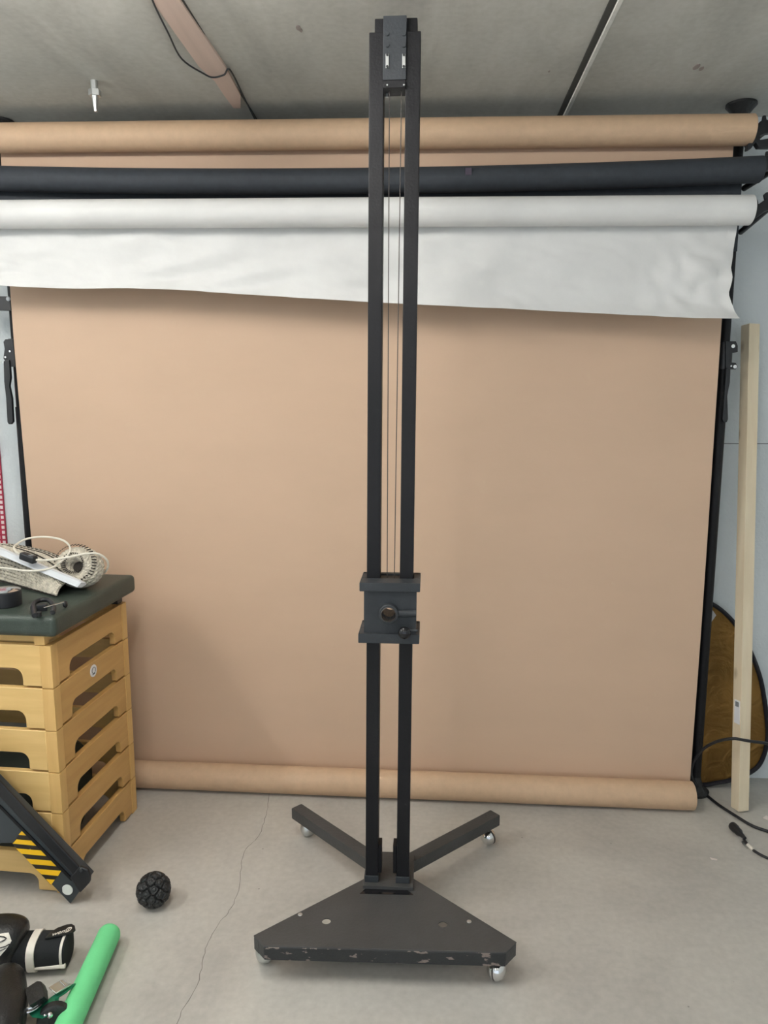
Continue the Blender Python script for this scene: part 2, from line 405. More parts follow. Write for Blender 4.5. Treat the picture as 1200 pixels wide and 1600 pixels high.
# ------------------------------------------------------------------ poles behind the backdrops
def autopole(x, y, label, side):
    t = empty('support_pole', (x, y, 0), label, 'pole', 'black floor to ceiling poles')
    MB().lathe([(0.055, 0), (0.058, 0.012), (0.035, 0.03), (0.024, 0.06), (0.022, 0.075)], (x, y, 0), (0, 0, 1)).build('rubber_foot', 'rubber', t)
    MB().cyl((x, y, 0.06), (x, y, 1.62), 0.0215, n=28).build('pole', 'blk', t)
    MB().cyl((x, y, 1.62), (x, y, 2.66), 0.0175, n=28).build('inner_pole', 'blk', t)
    MB().lathe([(0.018, 0), (0.022, 0.015), (0.028, 0.03), (0.044, 0.05), (0.055, 0.062), (0.054, 0.07)], (x, y, CZ-0.0705), (0, 0, 1)).build('suction_cup', 'rubber', t)
    return t
PXR, PXL, PYY = 1.140, -1.690, 3.012
pr_ = autopole(PXR, PYY, 'black pole wedged from floor to ceiling at the right edge of the tan backdrop', 1)
pl_ = autopole(PXL, PYY, 'black pole wedged from floor to ceiling at the left edge of the tan backdrop', -1)
# locking lever right
def plate(b, px, Y, d, bev=0.002): b.prism([aY(x, y, Y) for x, y in px], (0, d, 0), bev)
b = MB(); b.cyl((PXR, PYY, aY(1140, 535, PYY).z), (PXR, PYY, aY(1140, 577, PYY).z), 0.029, n=24)
plate(b, [(1134, 533), (1150, 533), (1153, 540), (1153, 550), (1143, 552), (1142, 566), (1150, 567), (1153, 573), (1150, 577), (1134, 577)], 2.975, 0.014)
cl = b.build('locking_collar', 'plastic', pr_)
b = MB(); plate(b, [(1135, 575), (1142, 575), (1141, 597), (1137, 618), (1138, 655), (1136, 660), (1131, 660), (1129, 655), (1132, 617)], 2.965, 0.016, 0.004)
b.build('lever', 'plastic', pr_)
for x, y, r in ((1145, 541, 0.007), (1148, 573, 0.007), (1142, 572, 0.003)):
    q = aY(x, y, 2.975); MB().cyl((q.x, q.y, q.z), (q.x, q.y-0.004, q.z), r, n=14).build('bolt', 'chrome', cl)
b = MB(); b.cyl((PXL, PYY, aY(22, 530, PYY).z), (PXL, PYY, aY(22, 573, PYY).z), 0.029, n=24)
plate(b, [(5, 534), (8, 530), (20, 530), (24, 573), (14, 573), (5, 560), (7, 545)], 2.975, 0.014)
cl = b.build('locking_collar', 'plastic', pl_)
b = MB(); plate(b, [(5, 564), (14, 562), (16, 590), (14, 603), (18, 622), (20, 659), (17, 663), (13, 663), (11, 659), (9, 622), (6, 596)], 2.965, 0.016, 0.004)
b.build('lever', 'plastic', pl_)
for x, y in ((16, 549), (9, 558), (6, 566)):
    q = aY(x, y, 2.975); MB().cyl((q.x, q.y, q.z), (q.x, q.y-0.004, q.z), 0.004, n=12).build('bolt', 'chrome', cl)
# bracket at the left
t = empty('clamp_bracket', aY(-30, 475, 2.96), 'black flat bracket with a white knob beside the left pole', 'bracket')
b = MB(); plate(b, [(-60, 462), (15, 463), (17, 485), (-60, 484)], 2.955, 0.02); b.build('arm', 'plastic', t)
q = aY(13, 467, 2.95); MB().sphere(q, 0.009, (1, 0.7, 1)).build('knob', 'plastic_w', t)
MB().cyl(aY(-20, 474, 2.97), aY(-20, 474, 2.97)+Vector((0, WY-2.97, 0)), 0.012, n=12).build('stem', 'plastic', t)

# ------------------------------------------------------------------ paper rolls
def roll(name, p0, p1, r, m, parent, xl, xr, core=True):
    """cylinder with hollow core from x=xl to x=xr along the line p0-p1"""
    p0, p1 = Vector(p0), Vector(p1); d = (p1-p0)/(p1.x-p0.x)
    A = p0+d*(xl-p0.x); B = p0+d*(xr-p0.x)
    L_ = (B-A).length
    prof = [(0.026, 0), (r-0.002, 0)]+[(r, 0.002+(L_-0.004)*k/24) for k in range(25)]+[ (r-0.002, L_), (0.026, L_), (0.026, L_-0.05)]
    o = MB().lathe(prof, A, B-A, 48).build(name, m, parent, ang=50)
    if core: MB().lathe([(0.0262, -0.003+(L_+0.006)*k/24) for k in range(25)], A, B-A, 24).build('core', 'tanroll', o)
    return A, B, o
def sheetfn(top, bot_fn, x0, x1, Yf):
    return lambda u, v: (x0+(x1-x0)*u, Yf(u, v), top(u)*(1-v)+bot_fn(u)*v)
# 1 tan backdrop
YS = 2.935
bd = empty('paper_backdrop', (-0.27, YS, 0), 'tan seamless paper backdrop hanging from the topmost roll down to the floor', 'backdrop')
c0, c1 = aY(20, 215.5, 2.885), aY(1160, 203, 2.885)
A, B, _ = roll('paper_roll', c0, c1, 0.052, 'tanroll', bd, -1.75, 1.135)
XL, XR = -1.652, 1.092
zt = lambda u: A.z+(B.z-A.z)*u+0.0
def tanY(u, v):
    return YS+0.045*(1-u)*max(0, v-0.3)/0.7-0.004*math.sin(v*9+u*2)*v-0.006*math.sin(u*7.5+1.2)*math.sin(v*3.0)
def tanf(u, v):
    x0 = XL-0.0*v; x1 = XR
    zb = 0.06
    return (x0+(x1-x0)*u, tanY(u, v), zt(u)*(1-v)+zb*v)
MB().grid(tanf, 60, 60, 0.0012).build('sheet', 'tan', bd)
RB = 0.0565
MB().lathe([(0.026, 0.0), (RB-0.002, 0), (RB, 0.002), (RB, 2.763), (RB-0.002, 2.765), (0.026, 2.765), (0.026, 2.72)], (-1.68, YS-RB+0.045, RB+0.001), (2.76, -0.045, 0), 48).build('bottom_roll', 'tanroll', bd, ang=50)
# 2 black roll
bk = empty('paper_backdrop', (-0.27, 2.84, 2.3), 'black seamless paper on the middle roll between the tan and the white ones', 'backdrop')
c0, c1 = aY(20, 277, 2.82), aY(1160, 264.5, 2.82); SAG = 0.026
A, B, _ = roll('paper_roll', c0, c1, 0.044, 'blackpaper', bk, -1.75, 1.150)
for o_ in (_, [o for o in COL.objects if o.parent == _][0]):
    for v_ in o_.data.vertices: v_.co.z -= SAG*max(0, 1-((v_.co.x)/1.45)**2)
MB().grid(lambda u, v: (-1.70+(1.105+1.70)*u, 2.866+0.002*math.sin(u*9), (A.z+(B.z-A.z)*u-0.026*max(0, 1-((u*2.8-1.43)/1.45)**2))*(1-v)+2.18*v), 30, 6, 0.0012).build('sheet', 'blackpaper', bk)
q = aY(732, 268, 2.775)
MB().box(q.x-0.011, q.x+0.011, q.y-0.0015, q.y+0.004, q.z-0.012, q.z+0.012).build('tape_patch', mat('tape_purple', (0.06, 0.045, 0.07), 0.6), bk)
# 3 white roll and torn sheet
wt = empty('paper_backdrop', (-0.27, 2.72, 2.1), 'white seamless paper on the lowest roll with a short creased sheet hanging', 'backdrop')
c0, c1 = aY(20, 335, 2.735), aY(1160, 328.5, 2.735)
A, B, _ = roll('paper_roll', c0, c1, 0.049, 'white', wt, -1.75, 1.092)
edge = [(0, 447), (40, 449), (90, 451), (130, 452), (200, 451), (300, 455), (400, 462), (500, 468), (600, 474), (700, 479), (800, 484), (900, 489), (1000, 494), (1080, 499), (1140, 500), (1158, 499)]
YW_ = 2.778
ew = [aY(x, y, YW_) for x, y in edge]
def zb(x):
    if x <= ew[0].x: return ew[0].z
    for a, c in zip(ew[:-1], ew[1:]):
        if x <= c.x: return a.z+(c.z-a.z)*(x-a.x)/(c.x-a.x)
    return ew[-1].z
def whitef(u, v):
    x0 = -1.72; xr = 1.068
    z0 = A.z+(B.z-A.z)*u
    # right edge pulls in at mid height and flares at the corner
    xe = xr-0.014*math.sin(min(v/0.75, 1)*math.pi/2)+0.026*max(0, (v-0.72)/0.28)**1.6
    x = x0+(xe-x0)*u
    z = z0*(1-v)+zb(x0+(xr-x0)*u)*v
    w = 0.012*noise.noise(Vector((u*5, v*1.5, 3)))*v
    w += 0.014*noise.noise(Vector((u*16+v*3, v*3, 9)))*min(1, v*2)+0.006*abs(noise.noise(Vector((u*26-v*5, v*5+u*6, 4))))*min(1, v*3)
    cr = max(0, (u-0.86)/0.14)
    w -= 0.032*abs(noise.noise(Vector((u*34, v*4-u*14, 1))))*cr*min(1, v*2.5)
    w -= 0.05*max(0, (v-0.8)/0.2)**2*(0.35+0.65*cr)
    return (x, YW_+w+0.006*v, z)
MB().grid(whitef, 170, 30, 0.0010).build('sheet', 'white', wt, ang=80)

# roll hooks at the right pole
def hook(yc, Y, xs, poly, key, label):
    t = empty('roll_holder', aY(xs+10, yc, Y), label, 'roll holder', 'roll holders at the right ends of the paper rolls')
    a = aY(xs, yc, Y)
    MB().lathe([(0.020, -0.06), (0.0235, -0.01), (0.036, 0.0015), (0.036, 0.008), (0.02, 0.012)], (a.x, Y, a.z), (1, 0, 0), 24).build('core_plug', 'plastic', t)
    b = MB(); plate(b, poly, Y-0.016, 0.030, 0.004); b.build('arm', 'plastic', t)
    b = MB(); plate(b, key, Y-0.006, 0.012, 0.002); b.build('key', 'plastic', t)
    k = aY(xs+38, yc-8, Y); MB().lathe([(0.026, -0.012), (0.030, -0.008), (0.023, 0), (0.030, 0.008), (0.026, 0.012)], (k.x, Y-0.02, k.z), (0, 1, 0), 24).build('chain_wheel', 'plastic', t)
    b = MB(); b.cyl((k.x-0.02, Y+0.01, k.z-0.01), (PXR+0.03, PYY, k.z-0.03), 0.011, n=14); b.build('strut', 'plastic', t)
hook(203, 2.885, 1173, [(1173, 197), (1182, 195), (1190, 188), (1197, 186), (1212, 190), (1212, 206), (1196, 208), (1188, 212), (1188, 218), (1200, 216), (1212, 214), (1212, 230), (1186, 230), (1181, 222), (1174, 232), (1168, 234)], [(1191, 192), (1193, 180), (1197, 180), (1199, 192)], 'black roll holder at the right end of the tan paper roll')
hook(264, 2.82, 1187, [(1186, 252), (1190, 253), (1196, 243), (1214, 240), (1214, 262), (1195, 267), (1183, 275), (1172, 284), (1172, 270)], [(1196, 246), (1198, 236), (1204, 236), (1206, 246)], 'black roll holder at the right end of the black paper roll')
hook(328, 2.735, 1174, [(1174, 319), (1188, 318), (1197, 311), (1214, 306), (1214, 324), (1196, 330), (1184, 339), (1172, 347)], [(1196, 312), (1194, 304), (1198, 300), (1206, 300), (1206, 312)], 'black roll holder at the right end of the white paper roll')

# ------------------------------------------------------------------ studio stand
CX = -0.116
st = empty('studio_camera_stand', (CX, 2.2, 0), 'tall black two-column studio camera stand on a wheeled base in the centre', 'camera stand')
ZP = 0.119; ZB = 0.075
TOP = [(-0.494, 1.912), (-0.456, 1.872), (0.230, 1.888), (0.264, 1.931), (-0.045, 2.205), (-0.045, 2.31), (-0.075, 2.335), (-0.155, 2.335), (-0.187, 2.31), (-0.187, 2.195)]
pb = MB().prism([(x, y, ZP-0.004) for x, y in TOP], (0, 0, 0.004), 0.001, 1).build('base_plate', 'plate', st)
for i in (0, 2, 3, 9):
    p_, q_ = Vector((*TOP[i], 0)), Vector((*TOP[(i+1) % 10], 0)); L_ = (q_-p_).length
    MB().box(0, L_, 0.0005, 0.028, ZB, ZP-0.004, 0.002, 1, Matrix.Translation(p_)@Matrix.Rotation(math.atan2(q_.y-p_.y, q_.x-p_.x), 4, 'Z')).build('side_rail', 'plate', st)
MB().box(-0.187, -0.045, 2.2, 2.33, ZB, ZP-0.004, 0.002, 1).build('hub_block', 'plate', st)
# cut the two round holes
def cut(o, items):
    for p0, p1, r in items:
        c = MB().cyl(p0, p1, r, n=32).build('cut', 'blk')
        o.modifiers.clear(); md = o.modifiers.new('b', 'BOOLEAN'); md.object = c; md.operation = 'DIFFERENCE'; md.solver = 'EXACT'
        if o.parent: c.location = -WL[o.parent.name]+Vector(o.parent.location)*1.0
        bpy.context.view_layer.update()
        me = bpy.data.meshes.new_from_object(o.evaluated_get(bpy.context.evaluated_depsgraph_get()))
        o.modifiers.clear(); old = o.data; o.data = me; bpy.data.meshes.remove(old); bpy.data.objects.remove(c)
        w = o.modifiers.new('weighted', 'WEIGHTED_NORMAL'); w.keep_sharp = True; w.weight = 100
for px in ((510, 1439), (692, 1444)):
    q = aZ(*px, ZP); cut(pb, [((q.x, q.y, 0), (q.x, q.y, 0.2), 0.0135)])
for px in ((469, 1429), (733, 1440)):
    q = aZ(*px, ZP); MB().lathe([(0.007, 0), (0.007, 0.001), (0.004, 0.003)], (q.x, q.y, ZP), (0, 0, 1), 16).build('rivet', 'dull', pb)
# worn front rail
pts = [(-0.452, 1.8655), (0.226, 1.8815)]
b = MB(); b.prism([(-0.455, 1.871, ZB), (0.229, 1.887, ZB), (0.229, 1.887, ZP-0.0035), (-0.455, 1.871, ZP-0.0035)], (0, 0.03, 0), 0.001, 1)
b.build('front_rail', 'chip', st)
# rear legs
def leg(e0, e1, lab):
    c = Vector(e0); d = (Vector(e1)-c); L_ = d.length; a = math.atan2(d.y, d.x)
    mt = Matrix.Translation(c)@Matrix.Rotation(a, 4, 'Z')
    MB().box(0, L_, -0.024, 0.024, ZB, ZP-0.001, 0.004, 2, mt).build('rear_leg', 'plate' if lab else 'blk', st)
leg((-0.14, 2.27, 0), (-0.492, 2.605, 0), 1)
leg((-0.09, 2.27, 0), (0.262, 2.605, 0), 1)
# castors
def castor(x, y, m, ang, lab):
    # twin-hooded ball castor: swivel stem, hood, wheel
    q = Matrix.Rotation(ang, 4, 'Z')@Matrix.Rotation(R(28), 4, 'X')
    h = MB().sphere((x, y, 0.031), 0.031, (0.92, 1, 0.98), 28, 20).build('castor', m, st)
    if lab: h['label'] = lab
    MB().cyl((x, y, 0.05), (x, y, ZB+0.006), 0.011, n=16).build('stem', 'dull', h)
    MB().lathe([(0.012, -0.004), (0.0315, -0.002), (0.0322, 0.0), (0.0315, 0.002), (0.012, 0.004)], (x, y, 0.0322), (math.cos(ang), math.sin(ang), 0.15), 32).build('wheel_rim', 'dull' if m == 'dull' else 'steel', h)
for px, py, m_, an, lb in ((413, 1508, 'dull', 0.5, 'dull zinc castor'), (776, 1536, 'chrome', -0.5, 'chrome ball castor'), (480, 1309, 'dull', 0.8, 'dull zinc castor'), (763, 1323, 'chrome', 0.9, 'chrome ball castor')):
    q = aZ(px, py, 0); castor(q.x, q.y+0.016, m_, an, lb)
# hub plate with its lip's shadow laid on as a dark shape
MB().box(-0.196, -0.036, 2.135, 2.31, ZP, ZP+0.012, 0.002).build('hub_plate', 'plate', st)
MB().prism([aZ(x, y, ZP+0.0012) for x, y in ((562, 1396), (576, 1384), (628, 1384), (646, 1398))], (0, 0, -0.002), 0).build('lip_shadow', 'gloss', st)
# columns: slight taper through perspective only
CW = 0.0402
xl0, xr1 = -0.1895, -0.0505
CY0, CY1 = 2.155, 2.205
ZT = aY(620, 49, CY0).z
for a0, nm in ((xl0, 'left'), (xr1-CW, 'right')):
    c = MB().box(a0, a0+CW, CY0, CY1, ZP+0.012, ZT, 0.003, 2).lean().build('column', 'blk', st)
    MB().box(a0-0.002, a0+CW+0.002, CY0-0.003, CY1+0.002, ZP+0.012, ZP+0.034, 0.001, 1).build('foot_sleeve', 'blk2', c)
    x = a0+CW if nm == 'left' else a0-0.011
    MB().box(x, x+0.011, CY0+0.006, CY1, ZP+0.04, ZP+0.135, 0.001, 1).build('clamp_plate', 'blk', c)
# cross cap on the top
gx0, gx1 = xl0+CW, xr1-CW
def zpx(y, Y=CY0): return aY(618, y, Y).z
capy = CY0-0.004
tb = MB().box(gx0-0.002, gx1+0.002, CY0-0.006, CY1+0.01, zpx(126), zpx(24, CY0-0.006), 0.002).lean().build('pulley_block', 'blk2', st)
MB().box(xl0+0.014, xr1-0.010, CY0+0.012, CY1+0.02, zpx(80), aY(618, 28, CY0+0.012).z, 0.003).lean().build('top_cap', 'blk', tb)
MB().box(gx0-0.001, gx1+0.001, CY0-0.009, CY1, zpx(137, CY0-0.009), zpx(125, CY0-0.009), 0.001, 1).lean().build('lower_crossbar', 'blk', tb)
for px in (605, 631):
    b = MB(); b.prism([aY(px-2.5+dx, y, CY0-0.009) for dx, y in ((0, 84), (5, 84), (5, 106), (0, 106))], (0, 0.004, 0), 0.0004, 1)
    b.build('slot_guide', 'dull', tb)
    for y in (86, 104):
        q = aY(px, y, CY0-0.009); MB().cyl((q.x, q.y-0.002, q.z), (q.x, q.y+0.002, q.z), 0.0032, n=12).build('screw', 'plastic', tb)
    for y in (53, 71):
        q = aY(px, y, CY0-0.007); MB().cyl((q.x, q.y-0.002, q.z), (q.x, q.y+0.002, q.z), 0.0050, n=12).build('bolt', 'blk2', tb)
    q = aY(px, 133, CY0-0.01); MB().cyl((q.x, q.y-0.002, q.z), (q.x, q.y+0.002, q.z), 0.0022, n=10).build('screw', 'dull', tb)
    # wire
b = MB().tubepath([aY(604.5, 140, CY0+0.03), aY(604.5, 152, CY0+0.03)], 0.004, 10).build('counterweight_hook', 'dull', tb)
for (xa, xb) in ((608.5, 604.8), (627.5, 616)):
    MB().cyl(aY(xa, 136, CY0+0.015), aY(xb, 912, CY0+0.015), 0.0013, n=8).build('wire_cable', 'steel', st)
# carriage
PF = CY0-0.062   # front of the plates
def zf(y, Y): return aY(608, y, Y).z
cr = MB().box(-0.1935, -0.0392, PF+0.012, CY0-0.002, zf(996, PF), zf(918, PF), 0.002).lean().build('carriage', 'blk2', st)
b = MB()
zt1, zt0 = zf(911, PF), zf(925, PF)
zb1, zb0 = zf(991, PF), zf(1006, PF)
def frame_plate(z0, z1, nm, x0, x1):
    b = MB(); YB = CY1+0.025
    b.box(x0, x1, PF, CY0-0.002, z0, z1, 0.003)
    b.box(x0, xl0-0.001, CY0-0.002, YB, z0, z1, 0.003); b.box(xr1+0.001, x1, CY0-0.002, YB, z0, z1, 0.003)
    b.box(x0, x1, CY1+0.002, YB, z0, z1, 0.003)
    b.lean().build(nm, 'blk2', cr)
frame_plate(zt0, zt1, 'upper_plate', -0.206, -0.029)
frame_plate(zb0, zb1, 'lower_plate', -0.209, -0.029)
MB().box(gx0, gx1, CY0+0.0, CY1, zt0, zt1-0.004, 0.001).lean().build('guide_block', 'blk', cr)
q = aY(608, 960, PF); q2 = aY(609, 960, PF)
# collar with open bore (ring)
def ring(c, ax, r0, r1, d, m, nm, par):
    b = bmesh.new(); n = 40; prof = [(r0, 0), (r1-0.002, 0), (r1, -0.002), (r1, -d), (r0, -d)]
    qq = Vector(ax).normalized().to_track_quat('Z', 'Y').to_matrix(); rings = []
    for r, h in prof: rings.append([b.verts.new(Vector(c)+qq@Vector((r*math.cos(2*math.pi*k/n), r*math.sin(2*math.pi*k/n), h))) for k in range(n)])
    rings.append(rings[0])
    for A_, B_ in zip(rings[:-1], rings[1:]):
        for k in range(n): b.faces.new((A_[k], A_[(k+1) % n], B_[(k+1) % n], B_[k]))
    bmesh.ops.recalc_face_normals(b, faces=b.faces[:]); mm = MB(); mm._merge(b); return mm.build(nm, m, par)
q = aY(607, 960, PF-0.012)
cut(cr, [((q.x, PF-0.2, q.z), (q.x, CY0+0.3, q.z), 0.0215)])
ring((q.x, PF-0.014, q.z), (0, -1, 0), 0.0215, 0.0285, 0.125, 'blk2', 'collar', cr)
ring((q.x, PF-0.0165, q.z), (0, -1, 0), 0.0205, 0.0225, 0.006, 'steel', 'bore_ring', cr)
MB().cyl((q.x+0.026, PF+0.008, aY(640, 960, PF).z), (aY(650, 960, PF).x, PF+0.008, aY(640, 960, PF).z), 0.0105, n=24).build('side_tube', 'blk2', cr)
k = aY(632, 989, PF-0.02); kb = MB(); kb.sphere(k, 0.0185, (1, 0.75, 1)).build('knob', 'gloss', cr)
MB().cyl((k.x, k.y, k.z), (k.x, PF+0.02, k.z), 0.007, n=12).build('knob_stem', 'blk', cr)
MB().cyl((k.x+0.01, k.y+0.012, k.z+0.004), (k.x+0.038, k.y+0.012, k.z+0.004), 0.004, n=12).build('locking_pin', 'blk2', cr)

# ------------------------------------------------------------------ vaulting box: six stacked frames + padded top
BL, BW, BH = 1.25, 0.53, 0.1455
BT = 0.022
BO = Vector((-1.2035, 2.215, 0)); BA = R(-3.2)
def board_outline(L_, ins, h, foot, ch):
    """(s, z) outline of one board with the arched hand hole open at the bottom"""
    z0 = 0.006; r = 0.03
    pts = [(ins, h), (ins, z0), (foot, z0)]
    for k in range(7):
        a = math.pi/2*k/6; pts.append((foot+r-r*math.cos(a)+0.0, ch-r+r*math.sin(a)))
    for k in range(7):
        a = math.pi/2*(1-k/6); pts.append((L_-foot-r+r*math.cos(a), ch-r+r*math.sin(a)))
    pts += [(L_-foot, z0), (L_-ins, z0), (L_-ins, h)]
    return pts
def vault_frame():
    t = empty('vault_box_frame', (0, 0, 0), 'x', 'vault box frame')
    P = 0.04; h = BH-0.002; ob = []
    for x in (-P, -BL):
        for y in (0, BW-P):
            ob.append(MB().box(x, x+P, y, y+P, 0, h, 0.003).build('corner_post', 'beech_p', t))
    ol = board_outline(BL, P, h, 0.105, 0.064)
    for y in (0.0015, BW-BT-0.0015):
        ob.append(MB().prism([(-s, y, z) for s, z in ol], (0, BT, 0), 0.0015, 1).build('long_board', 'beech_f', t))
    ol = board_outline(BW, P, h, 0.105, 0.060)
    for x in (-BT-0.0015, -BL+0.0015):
        ob.append(MB().prism([(x, s, z) for s, z in ol], (BT, 0, 0), 0.0015, 1).build('end_board', 'beech_shaded', t))
    kids(t, *ob); return t
vf = vault_frame()
names = ['topmost', 'second from the top', 'third from the top', 'fourth from the top', 'fifth from the top', 'lowest']
for i in range(6):
    f = vf if i == 0 else copy_tree(vf)
    f.location = BO+Vector((0.0, 0, (5-i)*BH)); f.rotation_euler.z = BA
    f['label'] = {0: 'beech slotted vault box frame directly beneath the green pad, topmost of its stack',
                  1: 'beech slotted vault box frame with the round white sticker, second from the top',
                  5: 'beech slotted vault box frame standing on the floor, lowest of its stack'}.get(i, 'beech slotted vault box frame, %s in the stack under the green pad' % names[i])
    f['group'] = 'stacked beech slotted vault box frames'
    WL[f.name] = Vector(f.location)
    if i == 1: f2 = f
BM = Matrix.Translation(BO)@Matrix.Rotation(BA, 4, 'Z')
# sticker on the second frame
sk = MB().cyl((0.0005-0.0015, 0, 0), (0.0012, 0, 0), 0.022, n=32).build('sticker', 'sticker'); sk.parent = f2
def local_on_side(px, py):
    # point on the side plane x=0 of the box
    inv = BM.inverted(); o_ = inv@Vector((0, 0, EYE)); d_ = inv.to_3x3()@ray(px, py)
    k_ = -o_.x/d_.x; return o_+d_*k_
q = local_on_side(146, 1048); sk.location = (0, q.y, q.z-4*BH)
sk['label'] = 'round white sticker'
b = MB(); b.tubepath([Vector((0.0014, 0.012*math.cos(a), 0.002+0.011*math.sin(a))) for a in [2*math.pi*k/20 for k in range(20)]], 0.0012, 6, closed=True)
b.box(0.0010, 0.0018, -0.010, 0.008, -0.013, -0.009)
o = b.build('printed_mark', 'ink'); o.parent = sk
# padded top
pt = empty('vault_box_top', BO+Vector((0, 0, 6*BH)), 'dark green vinyl padded top of the vault box, on the stack of beech frames', 'cushion')
def bbox(b, *a, **k): b.box(*a, mtx=BM, **k)
b = MB(); bbox(b, -BL-0.0, 0.031, -0.02, BW+0.03, 0.905, 0.975, bev=0.022, seg=4); b.build('vinyl_pad', 'green_vinyl', pt)
b = MB()
bbox(b, -BL+0.03, -0.035, 0.03, 0.05, 6*BH+0.001, 0.9055); bbox(b, -BL+0.03, -0.035, BW-0.05, BW-0.03, 6*BH+0.001, 0.9055)
bbox(b, -0.055, -0.035, 0.03, BW-0.03, 6*BH+0.001, 0.9055); bbox(b, -BL+0.03, -BL+0.05, 0.03, BW-0.03, 6*BH+0.001, 0.9055)
b.build('wooden_underframe', 'beech_f', pt)
b = MB(); bbox(b, -0.055, -0.02, -0.0, 0.028, 6*BH, 0.9055, bev=0.002); b.build('spacer_block', 'beech_p', pt)
b = MB(); bbox(b, -0.045, -0.010, BW-0.05, BW-0.01, 6*BH, 0.9055, bev=0.002); b.build('spacer_block', 'plastic', pt)
# dark roll inside the frames
c = BM@Vector((-0.72, 0.26, 0)); e1 = BM@Vector((-0.14, 0.26, 0.0)); e0 = BM@Vector((-1.15, 0.26, 0.0))
L_ = (e1-e0).length
tag(MB().lathe([(0.02, 0), (0.19, 0.0), (0.20, 0.012), (0.20, L_-0.012), (0.19, L_), (0.02, L_-0.004)], e0+Vector((0, 0, 0.2005)), e1-e0, 40).build('bolster', 'green_vinyl'),
    'dark green round bolster lying inside the beech vault box frames, glimpsed through their slots', 'bolster')

# ------------------------------------------------------------------ things on the pad
PZ = 0.975
# woven rope bag: overlapping twisted cords over a lumpy body
rb = empty('woven_rope_bag', aZ(70, 890, PZ), 'undyed woven rope bag lying collapsed on the green pad', 'bag')
bc = aZ(30, 895, PZ); 
def bagpt(u, v):
    x = -1.95+u*0.69; yf = 2.63-max(0, x+1.62)*0.62; yb = 2.775-max(0, x+1.62)*0.25; y = yf+(yb-yf)*v
    prof = max(0.0, 1-abs(2*v-1)**2.6)**0.55
    endf = max(0.0, 1-max(0, (u-0.5)/0.5)**2.2)**0.6
    lump = 0.90+0.22*noise.noise(Vector((u*3.2, v*2.5, 2)))
    return Vector((x, y, PZ+0.011+0.125*prof*endf*lump))
b = MB(); nr = 30
for i in range(nr):
    v = 0.5-0.5*math.cos(math.pi*(i+0.5)/nr); path = [bagpt(k/120, v) for k in range(118)]
    for ph in (0, math.pi):
        pp = [p+Vector((0, 0.0034*math.cos(k*0.9+ph+i*0.0), 0.0028*math.sin(k*0.9+ph+i*0.0))) for k, p in enumerate(path)]
        b.tubepath(pp, 0.0042, 6)
b.build('woven_body', 'rope', rb)
b = MB(); b.grid(lambda u, v: bagpt(u*0.97, v)-Vector((0, 0, 0.009)), 40, 20, 0.002); b.build('lining', 'ropedark', rb)
b = MB()
def dash(p, q, side, nrm, w=0.0022):
    b.prism([p-side*w, p+side*w, q+side*w, q-side*w], nrm*0.003)
for v in (0.16, 0.30, 0.46, 0.60, 0.74):
    for k in range(52):
        u = 0.35+0.60*(k+0.5)/52
        p_ = bagpt(u-0.003, v-0.012); q_ = bagpt(u+0.004, v+0.016); du = (bagpt(u+0.01, v)-bagpt(u-0.01, v)).normalized()
        nn = du.cross((q_-p_).normalized()); nn = nn if nn.z > 0 else -nn
        dash(p_+nn*0.0055, q_+nn*0.0055, du, nn)
b.build('weave_slits', 'ropedark', rb, smooth=False)
# coiled mouth at the right end: cords running round a fat ring
tc_ = aY(124, 882, 2.555); axd = Vector((-0.30, -0.90, 0.35)).normalized(); e_a = axd.cross(Vector((0, 0, 1))).normalized(); e_b = e_a.cross(axd).normalized()
b = MB(); n = 112
for j in range(14):
    am = 2*math.pi*j/14
    for ph in (0, math.pi):
        pp = []
        for k in range(n):
            a_ = 2*math.pi*k/n; dr = e_a*math.cos(a_)*1.25+e_b*math.sin(a_)*0.92
            rr_ = 0.052+0.020*math.cos(am)
            pp.append(tc_+dr*(rr_+0.0038*math.cos(14*a_+ph))+axd*(0.030*math.sin(am)+0.0038*math.sin(14*a_+ph)))
        b.tubepath(pp, 0.0062, 6, closed=True)
lowz = min(v.co.z for v in b.bm.verts)
for v in b.bm.verts: v.co.z += PZ+0.0015-lowz
b.build('coiled_mouth', 'rope', rb)
b = MB()
for am, cnt in ((2.15, 30), (0.75, 40)):
    for k in range(cnt):
        a_ = 2*math.pi*k/cnt; dr = e_a*math.cos(a_)*1.25+e_b*math.sin(a_)*0.92
        def tp(a2): return tc_+dr*(0.052+0.0290*math.cos(a2))+axd*(0.0390*math.sin(a2))
        p_, q_ = tp(am-0.22), tp(am+0.22); tg = axd.cross(dr).normalized(); nn = ((p_+q_)/2-tc_-dr*0.052).normalized()
        b.prism([p_-tg*0.0018, p_+tg*0.0018, q_+tg*0.0018, q_-tg*0.0018], nn*0.002)
b.build('weave_slits', 'ropedark', rb, smooth=False)
MB().lathe([(0.003, 0), (0.040, 0.0), (0.042, 0.006), (0.003, 0.01)], tc_-axd*0.012+Vector((0, 0, 0.0)), axd, 32).build('dark_lining', 'ropedark', rb)
